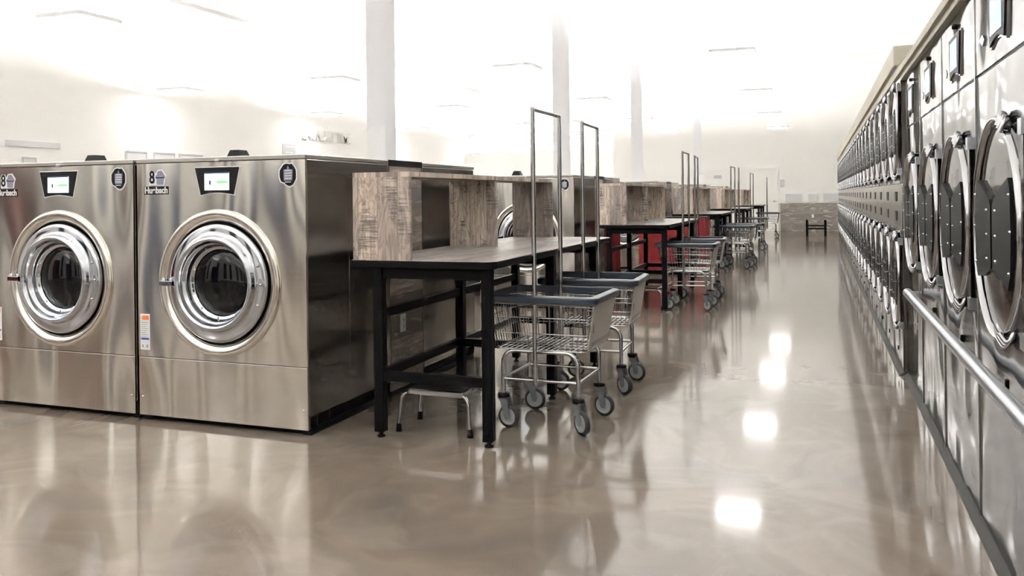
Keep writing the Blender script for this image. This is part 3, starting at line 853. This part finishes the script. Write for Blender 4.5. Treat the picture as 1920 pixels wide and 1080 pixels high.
XD = .58
def make_dryer(width):
    r = thing('tumble_dryer', 'x', 'tumble dryer')
    h = width / 2 - .003
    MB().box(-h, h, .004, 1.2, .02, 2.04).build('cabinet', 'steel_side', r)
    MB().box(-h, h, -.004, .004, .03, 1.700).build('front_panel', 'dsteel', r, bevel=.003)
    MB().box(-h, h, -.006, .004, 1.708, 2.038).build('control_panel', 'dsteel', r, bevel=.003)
    MB().box(-h, h, -.001, .004, 1.700, 1.708).build('joint', 'blackp', r)
    MB().box(h - .006, h + .003, -.010, -.004, .03, 2.03).build('edge_bead', 'chrome2', r)
    MB().box(-h, h, .02, 1.2, 0, .02).build('plinth', 'black', r)
    door_parts(r, 1.145, .378, cx=-.03)
    zt, zb = 1.945, 1.765
    tr = lambda g_: [(-.150 - g_, zt + g_), (-.115 - g_, zb - g_)] + [(-.115 - g_ + (.23 + 2 * g_) * k / 8, zb - g_ + .022 * math.sin(PI * k / 8)) for k in range(1, 8)] + [(.115 + g_, zb - g_), (.150 + g_, zt + g_)]
    MB().prism(tr(.008), -.012, -.006).build('display_border', 'chrome2', r)
    bz = MB().prism(tr(0), -.018, -.012).build('display_panel', 'blackp', r)
    MB().box(-.095, .095, -.020, -.018, 1.80, 1.925).build('screen', 'screen_blue', bz)
    MB().lathe([(.011, 0), (.011, .014), (.0005, .015)], (-.02, -.006, 1.99), n=12).build('lock', 'blackp', r)
    b_ = MB(); b_.prism([(-.36, 1.83), (-.30, 1.80), (-.27, 1.82), (-.30, 1.84)], -.009, -.006)
    b_.build('badge', 'chrome2', r)
    MB().box(.03, .045, -.010, -.004, .625, .655).build('latch', 'blackp', r)
    return r
DY = [(2.70, 3.61), (3.61, 4.53), (4.53, 5.44), (5.44, 6.32)]
dr = make_dryer(.91); index_kids()
DN = ['front most', 'second', 'third', 'fourth']
for i, (a, b_) in enumerate(DY):
    o = dr if i == 0 else copy_tree(dr)
    o.location = (XD, (a + b_) / 2, 0); o.rotation_euler = (0, 0, R(-90)); o.scale = ((b_ - a) / .91, 1, 1)
    o['group'] = 'large single door dryers'
    o['label'] = ('large mirror steel dryer nearest the camera, cut off by the right picture edge' if i == 0 else
                  'large mirror steel dryer with one round door, %s from the camera' % DN[i])

XS, SP, S0 = .55, .79, 6.34
NS = 23
def make_stack():
    r = thing('stacked_dryer', 'x', 'stacked dryer')
    h = SP / 2 - .002
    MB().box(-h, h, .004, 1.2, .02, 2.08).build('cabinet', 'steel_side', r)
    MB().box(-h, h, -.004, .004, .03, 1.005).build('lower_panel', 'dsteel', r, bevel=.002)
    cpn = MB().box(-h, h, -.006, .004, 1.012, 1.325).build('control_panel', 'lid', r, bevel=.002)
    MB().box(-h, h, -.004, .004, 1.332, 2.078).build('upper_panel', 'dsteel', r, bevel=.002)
    MB().box(-h, h, .02, 1.2, 0, .02).build('plinth', 'black', r)
    for z in (1.10, 1.24):
        MB().prism([(-.075, z + .035), (-.055, z - .035), (.055, z - .035), (.075, z + .035)], -.010, -.006).build('display', 'blackp', cpn)
    MB().box(.02, .035, -.010, -.004, .12, .15).build('latch', 'blackp', r)
    door_parts(r, 1.705, .350, n=48)
    door_parts(r, .640, .350, n=48)
    return r
sk = make_stack(); index_kids()
for i in range(NS):
    o = sk if i == 0 else copy_tree(sk)
    o.location = (XS, S0 + SP * (i + .5), 0); o.rotation_euler = (0, 0, R(-90)); o['group'] = 'stacked dryers along the right aisle'
    o['label'] = ('stacked two door dryer at the near end of the long right bank' if i == 0 else
                  'stacked two door dryer at the far end of the long right bank' if i == NS - 1 else
                  'stacked two door dryer, %s from the near end of the long bank' % ORD[i])
YE = S0 + SP * NS
# crown boards, base strip
c = MB().box(XD - .035, XD + .5, 2.68, S0 - .005, 2.042, 2.075).box(XD - .055, XD + .5, 2.68, S0 - .005, 2.075, 2.115).build('crown_board', 'crown')
c['label'] = 'pale wood crown board along the tops of the large single dryers'; c['category'] = 'trim board'
c = MB().box(XS - .02, XS + .5, S0, YE, 2.082, 2.15).box(XS - .045, XS + .5, S0, YE, 2.15, 2.285).build('crown_board', 'crown')
c['label'] = 'taller pale wood crown board along the stacked dryers'; c['category'] = 'trim board'
bs = MB(); 
bs.add([(XD - .035, 1.8, 0), (XD - .004, 1.8, .028), (XD + .02, 1.8, .028), (XD + .02, 1.8, 0), (XD - .035, S0, 0), (XD - .004, S0, .028), (XD + .02, S0, .028), (XD + .02, S0, 0)],
       [(0, 1, 2, 3), (7, 6, 5, 4), (0, 4, 5, 1), (1, 5, 6, 2), (3, 2, 6, 7), (0, 3, 7, 4)])
struct('baseboard_right', bs, 'trimgrey')
bs = MB()
bs.add([(XS - .035, S0, 0), (XS - .006, S0, .024), (XS + .02, S0, .024), (XS + .02, S0, 0), (XS - .035, YE, 0), (XS - .006, YE, .024), (XS + .02, YE, .024), (XS + .02, YE, 0)],
       [(0, 1, 2, 3), (7, 6, 5, 4), (0, 4, 5, 1), (1, 5, 6, 2), (3, 2, 6, 7), (0, 3, 7, 4)])
struct('baseboard_right_far', bs, 'trimgrey')
# bumper rail in front of the large dryers
rl = thing('bumper_rail', 'grey metal tube bumper rail in front of the large dryers', 'rail', (0, 0, 0))
xr, zr = .513, .655
segs = [1.7, 3.55, 5.65]
for a, b_ in zip(segs[:-1], segs[1:]): MB().tube([(xr, a, zr), (xr, b_ - .008, zr)], .027, 20).build('tube_section', 'alu', rl)
for y in segs[1:-1]: MB().tube([(xr, y - .008, zr), (xr, y, zr)], .0245, 18).build('coupling', 'blackp', rl)
for y in (1.9, 5.63): MB().tube([(xr, y, zr), (XD - .0065, y, zr)], .012, 10).build('bracket', 'alu', rl)

# invented unseen machines, added as colour to be mirrored in the chrome
for nm, lb, y, mt in (('added_vending_machine', 'added red vending machine by the left wall, for its reflection in the washer door', -1.3, 'redglossy'),
                      ('added_vending_machine', 'added blue vending machine by the left wall, for its reflection in the washer door', -4.7, 'blueglossy')):
    v = thing(nm, lb, 'added vending machine', (XL + .86, y, 0), R(90))
    MB().box(-.45, .45, 0, .75, .05, 1.85).build('body', mt, v, bevel=.01)
    MB().box(-.40, .40, .05, .70, 0, .05).build('base', 'black', v)
    MB().box(-.36, .18, -.01, 0, .6, 1.7).build('window', 'glass', v)

# ------------------------------------------------------------------ render look
w = bpy.data.worlds.new('world'); sc.world = w; w.use_nodes = True
w.node_tree.nodes['Background'].inputs[0].default_value = (.9, .93, 1, 1); w.node_tree.nodes['Background'].inputs[1].default_value = .3
vs = sc.view_settings
vs.view_transform = 'Standard'; vs.look = 'None'; vs.gamma = 1; vs.use_curve_mapping = False
vs.exposure = 1.55
try:
    sc.cycles.use_denoising = True
    sc.cycles.max_bounces = 8; sc.cycles.diffuse_bounces = 4; sc.cycles.glossy_bounces = 5
    sc.cycles.sample_clamp_indirect = 4; sc.cycles.denoising_input_passes = 'RGB_ALBEDO'
except Exception: pass
